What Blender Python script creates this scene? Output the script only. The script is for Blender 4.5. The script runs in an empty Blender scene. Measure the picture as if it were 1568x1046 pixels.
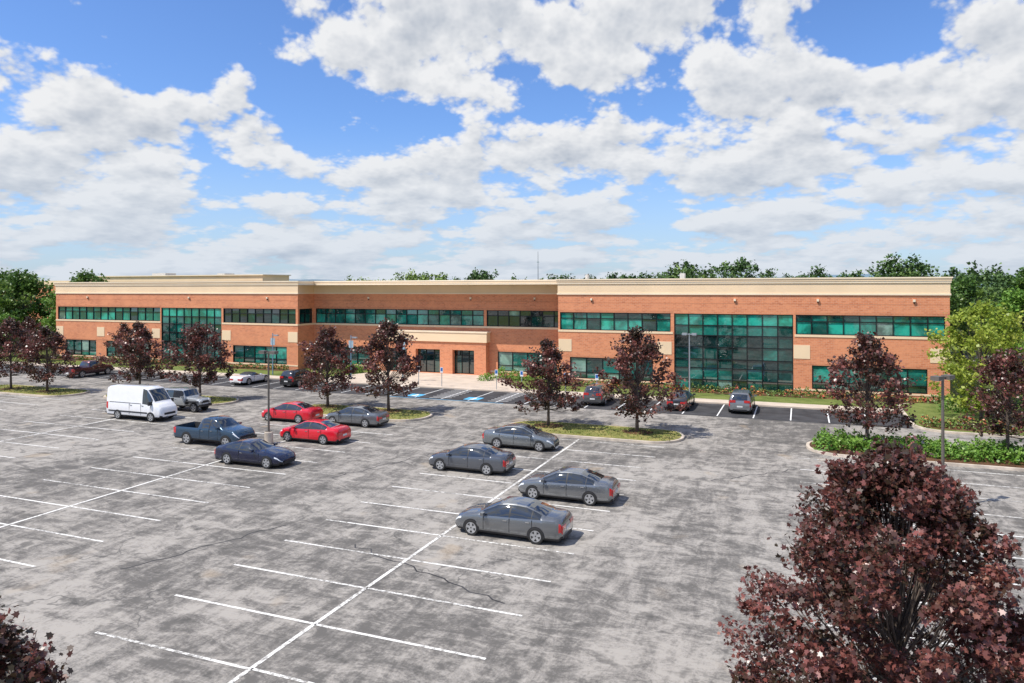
import bpy, math, random, copy
import numpy as np
from mathutils import Vector, Matrix

random.seed(4)
scene = bpy.context.scene
scene.view_settings.view_transform = 'Standard'
scene.view_settings.look = 'None'
scene.view_settings.exposure = 0

# world frame: +X runs along the office facade (to the right), +Y runs away from the viewer
SUN_EL = math.radians(57)
SUN_H = Vector((-0.70, -0.71)).normalized()
SUN_AZ = math.atan2(SUN_H.x, SUN_H.y)

# ------------------------------------------------------------------ materials
def new_mat(name):
    m = bpy.data.materials.new(name); m.use_nodes = True
    return m, m.node_tree.nodes, m.node_tree.links, m.node_tree.nodes['Principled BSDF']

def simple(name, col, rough=0.6, metal=0.0, coat=0.0, spec=0.5, var=0.12, scale=3.0):
    m, n, l, b = new_mat(name)
    tc = n.new('ShaderNodeTexCoord'); no = n.new('ShaderNodeTexNoise')
    no.inputs['Scale'].default_value = scale; no.inputs['Detail'].default_value = 3
    l.new(tc.outputs['Object'], no.inputs['Vector'])
    r = n.new('ShaderNodeValToRGB')
    r.color_ramp.elements[0].position = 0.3; r.color_ramp.elements[1].position = 0.7
    r.color_ramp.elements[0].color = (*[c*(1-var) for c in col], 1)
    r.color_ramp.elements[1].color = (*[min(1, c*(1+var)) for c in col], 1)
    l.new(no.outputs['Fac'], r.inputs['Fac']); l.new(r.outputs['Color'], b.inputs['Base Color'])
    b.inputs['Roughness'].default_value = rough; b.inputs['Metallic'].default_value = metal
    b.inputs['Coat Weight'].default_value = coat; b.inputs['Coat Roughness'].default_value = 0.04
    b.inputs['Specular IOR Level'].default_value = spec
    return m

class NT:
    def __init__(s, tree): s.n = tree.nodes; s.l = tree.links
    def m(s, op, a, b=None, c=None, clamp=False):
        nd = s.n.new('ShaderNodeMath'); nd.operation = op; nd.use_clamp = clamp
        for i, v in enumerate((a, b, c)):
            if v is None: continue
            if isinstance(v, (int, float)): nd.inputs[i].default_value = v
            else: s.l.new(v, nd.inputs[i])
        return nd.outputs[0]
    def vm(s, op, a, b=None, c=None):
        nd = s.n.new('ShaderNodeVectorMath'); nd.operation = op
        for i, v in enumerate((a, b, c)):
            if v is None: continue
            if isinstance(v, tuple): nd.inputs[i].default_value = v
            else: s.l.new(v, nd.inputs[i])
        return nd.outputs[1] if op == 'DOT_PRODUCT' else nd.outputs[0]
    def mr(s, v, a, b, c=0.0, d=1.0, smooth=True):
        nd = s.n.new('ShaderNodeMapRange')
        if smooth: nd.interpolation_type = 'SMOOTHSTEP'
        s.l.new(v, nd.inputs[0])
        for i, x in zip((1, 2, 3, 4), (a, b, c, d)): nd.inputs[i].default_value = x
        return nd.outputs[0]
    def mix(s, f, a, b, blend='MIX'):
        nd = s.n.new('ShaderNodeMix'); nd.data_type = 'RGBA'; nd.blend_type = blend
        for k, v in ((0, f), (6, a), (7, b)):
            if isinstance(v, (int, float)): nd.inputs[k].default_value = v
            elif isinstance(v, tuple): nd.inputs[k].default_value = (*v, 1)
            else: s.l.new(v, nd.inputs[k])
        return nd.outputs[2]
    def noise(s, vec, scale, detail=6, rough=0.6, dist=0.0):
        nd = s.n.new('ShaderNodeTexNoise'); s.l.new(vec, nd.inputs['Vector'])
        nd.inputs['Scale'].default_value = scale; nd.inputs['Detail'].default_value = detail
        nd.inputs['Roughness'].default_value = rough; nd.inputs['Distortion'].default_value = dist
        return nd.outputs['Fac']
    def mapping(s, vec, scale=(1, 1, 1), rot=(0, 0, 0)):
        nd = s.n.new('ShaderNodeMapping'); s.l.new(vec, nd.inputs['Vector'])
        nd.inputs['Scale'].default_value = scale; nd.inputs['Rotation'].default_value = rot
        return nd.outputs[0]

def asphalt_color(t, P):
    big = t.noise(P, 0.10, 3, 0.6, 0.6)
    med = t.noise(t.mapping(P, (0.45, 1.0, 1), (0, 0, 0.55)), 1.2, 5, 0.74, 1.2)
    med2 = t.noise(t.mapping(P, (1.0, 0.32, 1), (0, 0, -0.35)), 1.3, 5, 0.74, 0.6)
    fine = t.noise(P, 9.0, 3, 0.75)
    v = t.m('MULTIPLY', big, 0.70)
    v = t.m('MULTIPLY_ADD', med, 0.90, v)
    v = t.m('MULTIPLY_ADD', med2, 0.75, v)
    v = t.m('MULTIPLY_ADD', fine, 0.42, v)
    f = t.mr(v, 1.20, 1.58)
    c = t.mix(f, (0.132, 0.124, 0.114), (0.370, 0.342, 0.305))
    nv = t.n.new('ShaderNodeTexVoronoi'); nv.feature = 'DISTANCE_TO_EDGE'
    wp = t.n.new('ShaderNodeTexNoise'); t.l.new(P, wp.inputs['Vector']); wp.inputs['Scale'].default_value = 0.8; wp.inputs['Detail'].default_value = 3
    t.l.new(t.vm('MULTIPLY_ADD', wp.outputs['Color'], (2.6, 2.6, 0), P), nv.inputs['Vector']); nv.inputs['Scale'].default_value = 0.15
    crack = t.mr(nv.outputs['Distance'], 0.002, 0.007, 1, 0)
    cm = t.m('MULTIPLY', crack, t.mr(t.noise(P, 0.10, 2, 0.5), 0.55, 0.62))
    c = t.mix(t.m('MULTIPLY', cm, 0.55), c, (0.06, 0.06, 0.06))
    sp = t.mr(t.noise(P, 0.33, 2, 0.5), 0.66, 0.74)
    c = t.mix(t.m('MULTIPLY', sp, 0.35), c, (0.42, 0.32, 0.21))
    # drip stains down the middle of the bays + random stains
    on = t.noise(P, 0.9, 3, 0.6)
    sy = t.n.new('ShaderNodeSeparateXYZ'); t.l.new(P, sy.inputs[0])
    fr = t.m('ABSOLUTE', t.m('SUBTRACT', t.m('FRACT', t.m('MULTIPLY', t.m('ADD', sy.outputs[1], 69.7), 1/2.85)), 0.5))
    bay = t.mr(fr, 0.05, 0.22, .10, 0)
    od = t.mr(t.m('ADD', on, bay), 0.63, 0.74)
    c = t.mix(t.m('MULTIPLY', od, 0.55), c, (0.080, 0.077, 0.072))
    return c

def mat_asphalt():
    m, n, l, b = new_mat('worn_asphalt'); t = NT(m.node_tree)
    P = n.new('ShaderNodeTexCoord').outputs['Object']
    l.new(asphalt_color(t, P), b.inputs['Base Color']); b.inputs['Roughness'].default_value = 0.92
    b.inputs['Specular IOR Level'].default_value = 0.12
    return m

def mat_line(name='worn_white_paint', col=(0.80, 0.78, 0.73), lo=0.40, hi=0.54):
    m, n, l, b = new_mat(name); t = NT(m.node_tree)
    P = n.new('ShaderNodeTexCoord').outputs['Object']
    w = t.noise(P, 6.0, 4, 0.75); w2 = t.noise(P, 0.35, 2, 0.5)
    f = t.mr(t.m('ADD', t.m('MULTIPLY', w, 0.65), t.m('MULTIPLY', w2, 0.35)), lo, hi)
    c = t.mix(f, (0.26, 0.245, 0.22), col)
    l.new(c, b.inputs['Base Color']); b.inputs['Roughness'].default_value = 0.8
    return m

def mat_brick(dark=1.0, name='red_brick'):
    m, n, l, b = new_mat(name); t = NT(m.node_tree)
    tc = n.new('ShaderNodeTexCoord')
    sx = n.new('ShaderNodeSeparateXYZ'); l.new(tc.outputs['Object'], sx.inputs[0])
    cb = n.new('ShaderNodeCombineXYZ'); l.new(t.m('ADD', sx.outputs[0], sx.outputs[1]), cb.inputs[0]); l.new(sx.outputs[2], cb.inputs[1])
    br = n.new('ShaderNodeTexBrick'); l.new(cb.outputs[0], br.inputs['Vector'])
    br.inputs['Scale'].default_value = 1.0; br.inputs['Brick Width'].default_value = 0.42; br.inputs['Row Height'].default_value = 0.16
    br.inputs['Mortar Size'].default_value = 0.014; br.inputs['Bias'].default_value = 0.0
    d = dark
    br.inputs['Color1'].default_value = (0.72*d, 0.27*d, 0.13*d, 1); br.inputs['Color2'].default_value = (0.55*d, 0.18*d, 0.085*d, 1)
    br.inputs['Mortar'].default_value = (0.66*d, 0.40*d, 0.27*d, 1)
    no = t.noise(cb.outputs[0], 0.5, 4, 0.65)
    no2 = t.noise(cb.outputs[0], 3.5, 2, 0.6)
    c = t.mix(t.mr(t.m('ADD', t.m('MULTIPLY', no, .6), t.m('MULTIPLY', no2, .4)), 0.38, 0.68), br.outputs['Color'], (0.76*d, 0.32*d, 0.165*d))
    l.new(c, b.inputs['Base Color']); b.inputs['Roughness'].default_value = 0.9
    b.inputs['Specular IOR Level'].default_value = 0.2
    return m

def mat_glass(name, col, spec=1.0, rough=0.03):
    m, n, l, b = new_mat(name); t = NT(m.node_tree)
    P = n.new('ShaderNodeTexCoord').outputs['Object']
    f = t.mr(t.noise(P, 0.45, 5, 0.65, 0.6), 0.36, 0.64)
    c = t.mix(f, tuple(x*0.5 for x in col), tuple(x*1.45 for x in col))
    l.new(c, b.inputs['Base Color']); b.inputs['Roughness'].default_value = rough
    b.inputs['Specular IOR Level'].default_value = spec
    b.inputs['Coat Weight'].default_value = 1.0; b.inputs['Coat Roughness'].default_value = 0.02; b.inputs['Coat IOR'].default_value = 1.6
    return m

def mat_grass(name, c1, c2):
    m, n, l, b = new_mat(name); t = NT(m.node_tree)
    P = n.new('ShaderNodeTexCoord').outputs['Object']
    f = t.mr(t.m('ADD', t.m('MULTIPLY', t.noise(P, 0.5, 4, 0.65), .5), t.m('MULTIPLY', t.noise(P, 9, 3, 0.8), .5)), 0.38, 0.62)
    l.new(t.mix(f, c1, c2), b.inputs['Base Color']); b.inputs['Roughness'].default_value = 0.95
    b.inputs['Specular IOR Level'].default_value = 0.1
    return m

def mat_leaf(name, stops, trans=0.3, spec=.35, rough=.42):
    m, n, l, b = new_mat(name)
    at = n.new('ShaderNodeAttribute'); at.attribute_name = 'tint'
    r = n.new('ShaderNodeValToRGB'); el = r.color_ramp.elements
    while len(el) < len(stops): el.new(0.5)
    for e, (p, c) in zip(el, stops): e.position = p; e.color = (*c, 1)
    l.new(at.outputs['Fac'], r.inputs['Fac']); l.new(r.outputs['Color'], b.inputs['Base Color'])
    b.inputs['Roughness'].default_value = rough; b.inputs['Specular IOR Level'].default_value = spec
    if trans > 0:
        tr = n.new('ShaderNodeBsdfTranslucent'); l.new(r.outputs['Color'], tr.inputs['Color'])
        mx = n.new('ShaderNodeMixShader'); mx.inputs[0].default_value = trans
        l.new(b.outputs[0], mx.inputs[1]); l.new(tr.outputs[0], mx.inputs[2])
        l.new(mx.outputs[0], n['Material Output'].inputs['Surface'])
    return m

MAT = {}
MAT['asphalt'] = mat_asphalt()
MAT['dark_asphalt'] = simple('fresh_sealed_asphalt', (0.060, 0.059, 0.062), 0.9, var=0.35, scale=0.8, spec=0.2)
MAT['line'] = mat_line()
MAT['line_new'] = mat_line('bright_white_paint', (0.8, 0.8, 0.78), 0.2, 0.35)
MAT['blue'] = mat_line('blue_paint', (0.10, 0.42, 0.68), 0.2, 0.4)
MAT['kerb'] = simple('concrete_kerb', (0.56, 0.48, 0.39), 0.9, var=0.25, scale=1.5)
MAT['concrete'] = simple('concrete_pavement', (0.56, 0.47, 0.38), 0.9, var=0.13, scale=0.7)
MAT['brick'] = mat_brick(); MAT['brick_dark'] = mat_brick(0.86, 'soldier_course_brick')
MAT['tan'] = simple('tan_stucco', (0.86, 0.65, 0.42), 0.85, var=0.05, scale=0.4)
MAT['tan_light'] = simple('light_cornice', (0.88, 0.73, 0.53), 0.8, var=0.05, scale=0.4)
MAT['frame'] = simple('dark_bronze_frame', (0.012, 0.016, 0.016), 0.4, metal=0.3)
MAT['frame_light'] = simple('grey_frame', (0.18, 0.30, 0.28), 0.4, metal=0.3)
MAT['g_bright'] = mat_glass('teal_spandrel_glass', (0.022, 0.32, 0.235))
MAT['g_mid'] = mat_glass('teal_glass', (0.012, 0.16, 0.125))
MAT['g_dark'] = mat_glass('dark_teal_glass', (0.006, 0.058, 0.048))
MAT['g_black'] = mat_glass('shaded_glass', (0.005, 0.024, 0.024))
MAT['g_pale'] = mat_glass('pale_blind_glass', (0.18, 0.30, 0.24))
MAT['roof'] = simple('roof_membrane', (0.5, 0.5, 0.48), 0.9)
MAT['grass'] = mat_grass('lawn_grass', (0.09, 0.13, 0.03), (0.20, 0.23, 0.07))
MAT['island_grass'] = mat_grass('dry_island_grass', (0.13, 0.16, 0.04), (0.34, 0.29, 0.11))
MAT['mulch'] = mat_grass('brown_mulch', (0.07, 0.04, 0.025), (0.18, 0.095, 0.05))
MAT['bark'] = simple('tree_bark', (0.13, 0.10, 0.08), 0.95, var=0.35, scale=8)
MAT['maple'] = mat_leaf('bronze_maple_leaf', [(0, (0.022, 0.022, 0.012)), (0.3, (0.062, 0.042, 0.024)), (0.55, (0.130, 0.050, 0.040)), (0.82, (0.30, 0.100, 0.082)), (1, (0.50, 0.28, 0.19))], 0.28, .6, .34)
MAT['green'] = mat_leaf('green_leaf', [(0, (0.03, 0.075, 0.015)), (0.5, (0.085, 0.17, 0.032)), (1, (0.20, 0.29, 0.06))], 0.3)
MAT['lime'] = mat_leaf('lime_leaf', [(0, (0.13, 0.20, 0.02)), (0.5, (0.33, 0.42, 0.06)), (1, (0.55, 0.56, 0.11))], 0.4)
MAT['turf'] = mat_leaf('turf_blade', [(0, (0.09, 0.14, 0.03)), (0.5, (0.20, 0.25, 0.06)), (1, (0.42, 0.36, 0.14))], 0.0, .1)
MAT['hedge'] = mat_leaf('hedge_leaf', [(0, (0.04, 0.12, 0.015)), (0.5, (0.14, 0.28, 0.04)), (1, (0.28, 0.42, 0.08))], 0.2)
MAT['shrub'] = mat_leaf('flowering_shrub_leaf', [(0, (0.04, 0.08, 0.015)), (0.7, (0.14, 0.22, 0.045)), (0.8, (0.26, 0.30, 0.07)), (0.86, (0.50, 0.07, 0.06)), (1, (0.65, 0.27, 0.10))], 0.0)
MAT['forest'] = mat_leaf('forest_leaf', [(0, (0.040, 0.080, 0.034)), (0.5, (0.100, 0.17, 0.056)), (1, (0.27, 0.36, 0.10))], 0.0, .1)
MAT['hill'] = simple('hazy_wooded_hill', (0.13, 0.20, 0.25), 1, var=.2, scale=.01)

# ------------------------------------------------------------------ mesh builder
class MB:
    def __init__(s): s.v = []; s.f = []; s.m = []; s.mats = []
    def mi(s, mat):
        if mat not in s.mats: s.mats.append(mat)
        return s.mats.index(mat)
    def quad(s, pts, mat):
        i = len(s.v); s.v += [tuple(p) for p in pts]; s.f.append(tuple(range(i, i+len(pts)))); s.m.append(s.mi(mat))
    def box(s, x0, x1, y0, y1, z0, z1, mat, P=None):
        if P is None: P = lambda a, b, c: (a, b, c)
        c = [P(x, y, z) for z in (z0, z1) for y in (y0, y1) for x in (x0, x1)]
        i = len(s.v); s.v += c; k = s.mi(mat)
        for f in ((0, 2, 3, 1), (4, 5, 7, 6), (0, 1, 5, 4), (2, 6, 7, 3), (0, 4, 6, 2), (1, 3, 7, 5)):
            s.f.append(tuple(i+j for j in f)); s.m.append(k)
    def tube(s, pts, rad, mat, sides=6, cap=True):
        pts = [Vector(p) for p in pts]; i0 = len(s.v); k = s.mi(mat)
        for j, p in enumerate(pts):
            d = (pts[min(j+1, len(pts)-1)] - pts[max(j-1, 0)]).normalized()
            a = d.cross(Vector((0.31, 0.9, 0.1)))
            if a.length < 1e-3: a = d.cross(Vector((1, 0, 0)))
            a.normalize(); b = d.cross(a)
            for q in range(sides):
                th = 2*math.pi*q/sides
                s.v.append(tuple(p + (a*math.cos(th)+b*math.sin(th))*rad[j]))
        for j in range(len(pts)-1):
            for q in range(sides):
                a = i0+j*sides+q; b = i0+j*sides+(q+1) % sides
                s.f.append((a, b, b+sides, a+sides)); s.m.append(k)
        if cap:
            s.f.append(tuple(i0+(len(pts)-1)*sides+q for q in range(sides))); s.m.append(k)
            s.f.append(tuple(i0+q for q in reversed(range(sides)))); s.m.append(k)
    def prism(s, poly, z0, z1, mat, side_mat=None):
        i = len(s.v); n = len(poly)
        s.v += [(x, y, z0) for x, y in poly] + [(x, y, z1) for x, y in poly]
        s.f.append(tuple(range(i+n, i+2*n))); s.m.append(s.mi(mat))
        k = s.mi(side_mat or mat)
        for j in range(n):
            s.f.append((i+j, i+(j+1) % n, i+n+(j+1) % n, i+n+j)); s.m.append(k)
    def mesh(s, name, smooth=False):
        me = bpy.data.meshes.new(name); me.from_pydata(s.v, [], s.f)
        for mt in s.mats: me.materials.append(mt)
        me.polygons.foreach_set('material_index', s.m)
        if smooth: me.polygons.foreach_set('use_smooth', [True]*len(s.f))
        me.update(); return me
    def obj(s, name, parent=None, smooth=False):
        return add_obj(name, s.mesh(name, smooth), parent)

def add_obj(name, me, parent=None, loc=None, rotz=0, scale=1):
    o = bpy.data.objects.new(name, me); scene.collection.objects.link(o)
    if parent: o.parent = parent
    if loc: o.location = loc
    o.rotation_euler[2] = rotz; o.scale = (scale,)*3 if isinstance(scale, (int, float)) else scale
    return o
def empty(name, loc=(0, 0, 0), rotz=0, scale=1):
    return add_obj(name, None, None, loc, rotz, scale)

# ------------------------------------------------------------------ ground
g = MB(); g.quad([(-4000, -3000, -0.04), (4000, -3000, -0.04), (4000, 5000, -0.04), (-4000, 5000, -0.04)], MAT['grass']); g.obj('ground')
g = MB()
g.quad([(-170, -90, 0), (70, -90, 0), (70, 66.1, 0), (-170, 66.1, 0)], MAT['asphalt']); g.obj('parking_lot_asphalt')
g = MB(); g.quad([(-110, 59.6, 0.005), (7.6, 59.6, 0.005), (7.6, 66.0, 0.005), (-110, 66.0, 0.005)], MAT['dark_asphalt']); g.obj('sealed_parking_strip')
g = MB(); g.quad([(22, 85, -0.02), (110, 85, -0.02), (110, 125, -0.02), (22, 125, -0.02)], MAT['asphalt']); g.obj('far_parking_lot')

# hand-applied crack sealant ribbons
g = MB(); rs = random.Random(5)
for (x0, y0, x1, y1) in ((-24.0, 33, -21.5, 40), (-4.5, 40, 0, 44.5), (-9, 22, -17, 25), (-21, 26, -23.5, 19.5), (-45, 30, -41, 38), (-7.5, 53.5, -3, 58), (-23, 54, -18, 57.5), (-42, 54.5, -30, 57)):
    n_ = 16; pts = []
    for i in range(n_+1):
        f = i/n_; pts.append((x0+(x1-x0)*f+rs.uniform(-.16, .16), y0+(y1-y0)*f+rs.uniform(-.16, .16)))
    L_ = math.hypot(x1-x0, y1-y0); nx, ny = -(y1-y0)/L_*.035, (x1-x0)/L_*.035
    for (a, b), (c, d) in zip(pts, pts[1:]):
        g.quad([(a-nx, b-ny, .0045), (c-nx, d-ny, .0045), (c+nx, d+ny, .0045), (a+nx, b+ny, .0045)], MAT['dark_asphalt'])
g.obj('crack_sealant')

# painted lines
g = MB(); z = 0.010; hw = 0.055
for ax in (-68.8, -50.6, -32.5, -14.05, 5.7, 24.5):
    g.quad([(ax-hw*1.3, -20, z), (ax+hw*1.3, -20, z), (ax+hw*1.3, 47.6, z), (ax-hw*1.3, 47.6, z)], MAT['line'])
    b = 15.8 - 2.85*12
    while b < 47.3:
        if b > -20:
            for (q0, q1) in ((ax-5.8, ax-hw*1.3), (ax+hw*1.3, ax+5.8)):
                j0, j1 = random.uniform(-.08, .08), random.uniform(-.04, .04)
                g.quad([(q0+j0, b-hw+j1, z), (q1, b-hw, z), (q1, b+hw, z), (q0+j0, b+hw+j1, z)], MAT['line'])
        b += 2.85
g.obj('parking_stall_markings')
g = MB()
x = -108
while x < 7:
    if not (-28.2 < x < -27):
        g.quad([(x-.05, 60.0, z), (x+.05, 60.0, z), (x+.05, 65.9, z), (x-.05, 65.9, z)], MAT['line_new'])
    x += 2.75
g.quad([(-36.5, 59.55, z+.003), (-24.6, 59.55, z+.003), (-24.6, 59.67, z+.003), (-36.5, 59.67, z+.003)], MAT['blue'])
for cx in (-34.3, -28.2):
    g.quad([(cx-.75, 60.4, z+.003), (cx+.75, 60.4, z+.003), (cx+.75, 61.9, z+.003), (cx-.75, 61.9, z+.003)], MAT['blue'])
    g.quad([(cx-.2, 60.6, z+.007), (cx+.2, 60.6, z+.007), (cx+.2, 61.0, z+.007), (cx-.2, 61.0, z+.007)], MAT['line_new'])
    g.quad([(cx-.1, 61.05, z+.007), (cx+.3, 61.05, z+.007), (cx+.1, 61.7, z+.007), (cx-.1, 61.7, z+.007)], MAT['line_new'])
for i in range(8):
    y0 = 60.3+i*0.75
    g.quad([(-32.4, y0, z+.003), (-30.3, y0+.5, z+.003), (-30.3, y0+.62, z+.003), (-32.4, y0+.12, z+.003)], MAT['line_new'])
    g.quad([(-26.4, y0, z+.003), (-24.6, y0+.5, z+.003), (-24.6, y0+.62, z+.003), (-26.4, y0+.12, z+.003)], MAT['line_new'])
g.obj('accessible_bay_markings')

# islands
def rrect(x0, x1, y0, y1, r, n=8):
    out = []
    for cx, cy, a0 in ((x1-r, y0+r, -90), (x1-r, y1-r, 0), (x0+r, y1-r, 90), (x0+r, y0+r, 180)):
        for i in range(n+1):
            a = math.radians(a0+90*i/n); out.append((cx+r*math.cos(a), cy+r*math.sin(a)))
    return out
tuft = []
def island(x0, x1, y0, y1, r, top, mulch=(), grass=True):
    m = MB(); m.prism(rrect(x0, x1, y0, y1, r), -0.02, 0.15, MAT['kerb'])
    m.prism(rrect(x0+.2, x1-.2, y0+.2, y1-.2, max(r-.2, .1)), 0.12, 0.17, top)
    for (mx, my) in mulch:
        pts = [(mx+1.1*math.cos(t)*(1+.08*math.sin(3*t)), my+.9*math.sin(t)) for t in np.linspace(0, 2*math.pi, 20, endpoint=False)]
        m.prism(pts, 0.15, 0.18, MAT['mulch'])
    m.obj('planted_kerb_island')
    if grass: tuft.append((x0+.5, x1-.5, y0+.5, y1-.5))
island(-20.3, -7.4, 47.9, 52.4, 2.1, MAT['island_grass'], [(-17.3, 50.6), (-10.7, 50.6)])
island(-40.0, -27.4, 48.6, 53.2, 2.1, MAT['island_grass'], [(-31.6, 51.8), (-37.6, 51.8)])
island(-62.0, -47.3, 48.9, 53.2, 2.1, MAT['island_grass'], [(-51, 51), (-59.6, 52)])
island(-79.0, -65.0, 47.6, 52.0, 2.1, MAT['island_grass'], [(-69.2, 49.6), (-74.5, 49.6)])
island(0.3, 24.0, 48.3, 53.0, 2.2, MAT['mulch'], grass=False)
island(0.2, 3.4, 14.6, 17.4, 1.3, MAT['mulch'], grass=False)
island(-12.5, -9.0, 4.6, 8.0, 1.6, MAT['mulch'], grass=False)
g = MB()
g.prism([(-115, 66.0), (7.6, 66.0), (7.6, 67.9), (-115, 67.9)], -0.02, 0.13, MAT['concrete'])
g.prism([(-50, 67.902), (-26.5, 67.902), (-32.6, 77.3), (-47.3, 77.3)], -0.02, 0.128, MAT['concrete'])
g.obj('entrance_pavement')
g = MB()
g.prism([(-115, 67.91), (-50.02, 67.91), (-47.5, 77.3), (-58.2, 77.3), (-58.2, 74.1), (-115, 74.1)], -0.02, 0.11, MAT['grass'])
g.prism([(-26.4, 67.91), (7.6, 67.91), (7.6, 74.1), (-24.3, 74.1), (-24.3, 77.3), (-32.4, 77.3)], -0.02, 0.11, MAT['grass'])
g.prism([(-24, 71.6), (12.2, 71.6), (12.2, 74.1), (-24, 74.1)], 0.0, 0.14, MAT['mulch'])
g.prism([(-101, 72.0), (-58.5, 72.0), (-58.5, 74.1), (-101, 74.1)], 0.0, 0.14, MAT['mulch'])
g.obj('foundation_lawn')
g = MB()
g.prism(rrect(7.62, 30, 58.6, 72, 2.5), -0.02, 0.14, MAT['kerb'])
g.prism(rrect(7.85, 29.8, 58.85, 71.8, 2.3), 0.1, 0.16, MAT['grass'])
g.prism(rrect(8.2, 14.0, 59.3, 62.5, 1.4), 0.12, 0.19, MAT['mulch'])
g.obj('corner_lawn')

# ------------------------------------------------------------------ office building
rng = random.Random(11)
office = empty('brick_office_building')
walls, win, trim = MB(), MB(), MB()

def openings_wall(P, u0, u1, z0, z1, ops, mat, depth=0.16):
    us = sorted({u0, u1, *[o[0] for o in ops], *[o[1] for o in ops]})
    zs = sorted({z0, z1, *[o[2] for o in ops], *[o[3] for o in ops]})
    for i in range(len(us)-1):
        for j in range(len(zs)-1):
            cu, cz = (us[i]+us[i+1])/2, (zs[j]+zs[j+1])/2
            if any(o[0] < cu < o[1] and o[2] < cz < o[3] for o in ops): continue
            walls.quad([P(us[i], 0, zs[j]), P(us[i+1], 0, zs[j]), P(us[i+1], 0, zs[j+1]), P(us[i], 0, zs[j+1])], mat)
    for o in ops:
        a, b, c, d = o[:4]; kind = o[4]; dp = o[5] if len(o) > 5 else depth
        for q in ([(a, 0, c), (a, dp, c), (a, dp, d), (a, 0, d)], [(b, dp, c), (b, 0, c), (b, 0, d), (b, dp, d)],
                  [(a, 0, d), (a, dp, d), (b, dp, d), (b, 0, d)], [(a, dp, c), (a, 0, c), (b, 0, c), (b, dp, c)]):
            walls.quad([P(*p) for p in q], mat)
        w, h = b-a, d-c
        if kind == 'band': n = max(1, round(w/1.45)); hs = [0, h*0.66, h]
        elif kind == 'band_dark': n = max(1, round(w/1.3)); hs = [0, h*0.66, h]
        elif kind == 'curtain': n = 8; hs = [0, 0.95, 2.1, 3.0, 4.2, 5.35, 6.35, h]
        elif kind == 'door': n = 3; hs = [0, 2.15, h]
        else: n = max(1, round(w/1.7)); hs = [0, h*0.30, h]
        if kind == 'curtain': hs[-1] = h
        ue = [a+w*i/n for i in range(n+1)]
        for i in range(n):
            for j in range(len(hs)-1):
                r = rng.random()
                if kind == 'band': m = ('g_bright' if r < .66 else ('g_mid' if r < .9 else ('g_pale' if r < .95 else 'g_dark'))) if j == 0 else ('g_mid' if r < .75 else 'g_dark')
                elif kind == 'band_dark': m = 'g_black' if r < .7 else ('g_dark' if r < .93 else 'g_pale')
                elif kind == 'curtain':
                    if j >= 6: m = 'g_bright'
                    elif j == 5: m = 'g_mid' if r < .85 else 'g_dark'
                    elif j >= 2: m = 'g_dark' if r < .80 else ('g_mid' if r < .88 else 'g_black')
                    else: m = 'g_mid' if r < .35 else ('g_dark' if r < .86 else 'g_pale')
                elif kind == 'door': m = 'g_black' if r < .7 else 'g_dark'
                else: m = 'g_mid' if r < .45 else ('g_dark' if r < .75 else ('g_bright' if r < .90 else 'g_pale'))
                jt = [rng.uniform(-.014, .014) for _ in range(3)]; jt.append(jt[0]+jt[2]-jt[1])
                z_a, z_b = c+hs[j], c+hs[j+1]
                win.quad([P(ue[i], dp+jt[0], z_a), P(ue[i+1], dp+jt[1], z_a), P(ue[i+1], dp+jt[2], z_b), P(ue[i], dp+jt[3], z_b)], MAT[m])
        for i, u in enumerate(ue):
            t = .04
            lo, hi = (u, u+2*t) if i == 0 else ((u-2*t, u) if i == n else (u-t, u+t))
            win.box(lo, hi, dp-.10, dp-.016, c+.001, d-.001, MAT['frame'], P)
        for j, hh in enumerate(hs):
            t = .04
            lo, hi = (c+hh, c+hh+2*t) if j == 0 else ((c+hh-2*t, c+hh) if j == len(hs)-1 else (c+hh-t, c+hh+t))
            win.box(a+.001, b-.001, dp-.094, dp-.018, lo, hi, MAT['frame'], P)

ZW = (5.75, 7.62); ZL = (0.62, 2.85); ZC = 9.5
def front(y): return lambda u, d, z: (u, y+d, z)
YA, YB, YC, BACK = 74.2, 77.4, 74.2, 118.0
openings_wall(front(YC), -24.2, 12.3, 0, ZC, [
    (-24.0, -12.25, *ZW, 'band'), (-11.9, -0.67, 0.12, 7.62, 'curtain'), (-0.45, 11.95, *ZW, 'band'),
    (-22.9, -14.05, *ZL, 'low'), (0.97, 10.55, *ZL, 'low')], MAT['brick'])
openings_wall(front(YA), -101.6, -58.3, 0, ZC, [
    (-101.2, -81.2, *ZW, 'band'), (-81.0, -70.5, 0.12, 7.62, 'curtain'), (-70.2, -58.62, *ZW, 'band_dark'),
    (-99.6, -93.4, *ZL, 'low'), (-91.4, -83.2, *ZL, 'low'), (-68.6, -60.0, *ZL, 'low')], MAT['brick'])
openings_wall(lambda u, d, z: (-58.3-d, u, z), YA, YB, 0, ZC, [(YA+.3, YB-.3, *ZW, 'band_dark')], MAT['brick'])
openings_wall(front(YB), -58.3, -24.2, 0, ZC, [
    (-58.0, -34.35, *ZW, 'band'), (-34.0, -24.4, *ZW, 'band_dark'),
    (-57.4, -49.9, *ZL, 'low'), (-32.6, -25.4, *ZL, 'low')], MAT['brick'])
for (x0, y0, x1, y1) in ((12.3, YC, 12.3, BACK), (12.3, BACK, -101.6, BACK), (-101.6, BACK, -101.6, YA), (-24.2, YB, -24.2, YC)):
    walls.quad([(x0, y0, 0), (x1, y1, 0), (x1, y1, ZC), (x0, y0, ZC)], MAT['brick'])
YP = 76.5; S_ = -0.9
openings_wall(front(YP), -47.1+S_, -32.8+S_, 0, 3.9, [(-46.0+S_, -43.2+S_, 0.13, 2.95, 'door', .7), (-42.0+S_, -38.75+S_, 0.13, 2.95, 'door', .7), (-37.1+S_, -34.3+S_, 0.13, 2.95, 'door', .7)], MAT['brick'])
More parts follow.
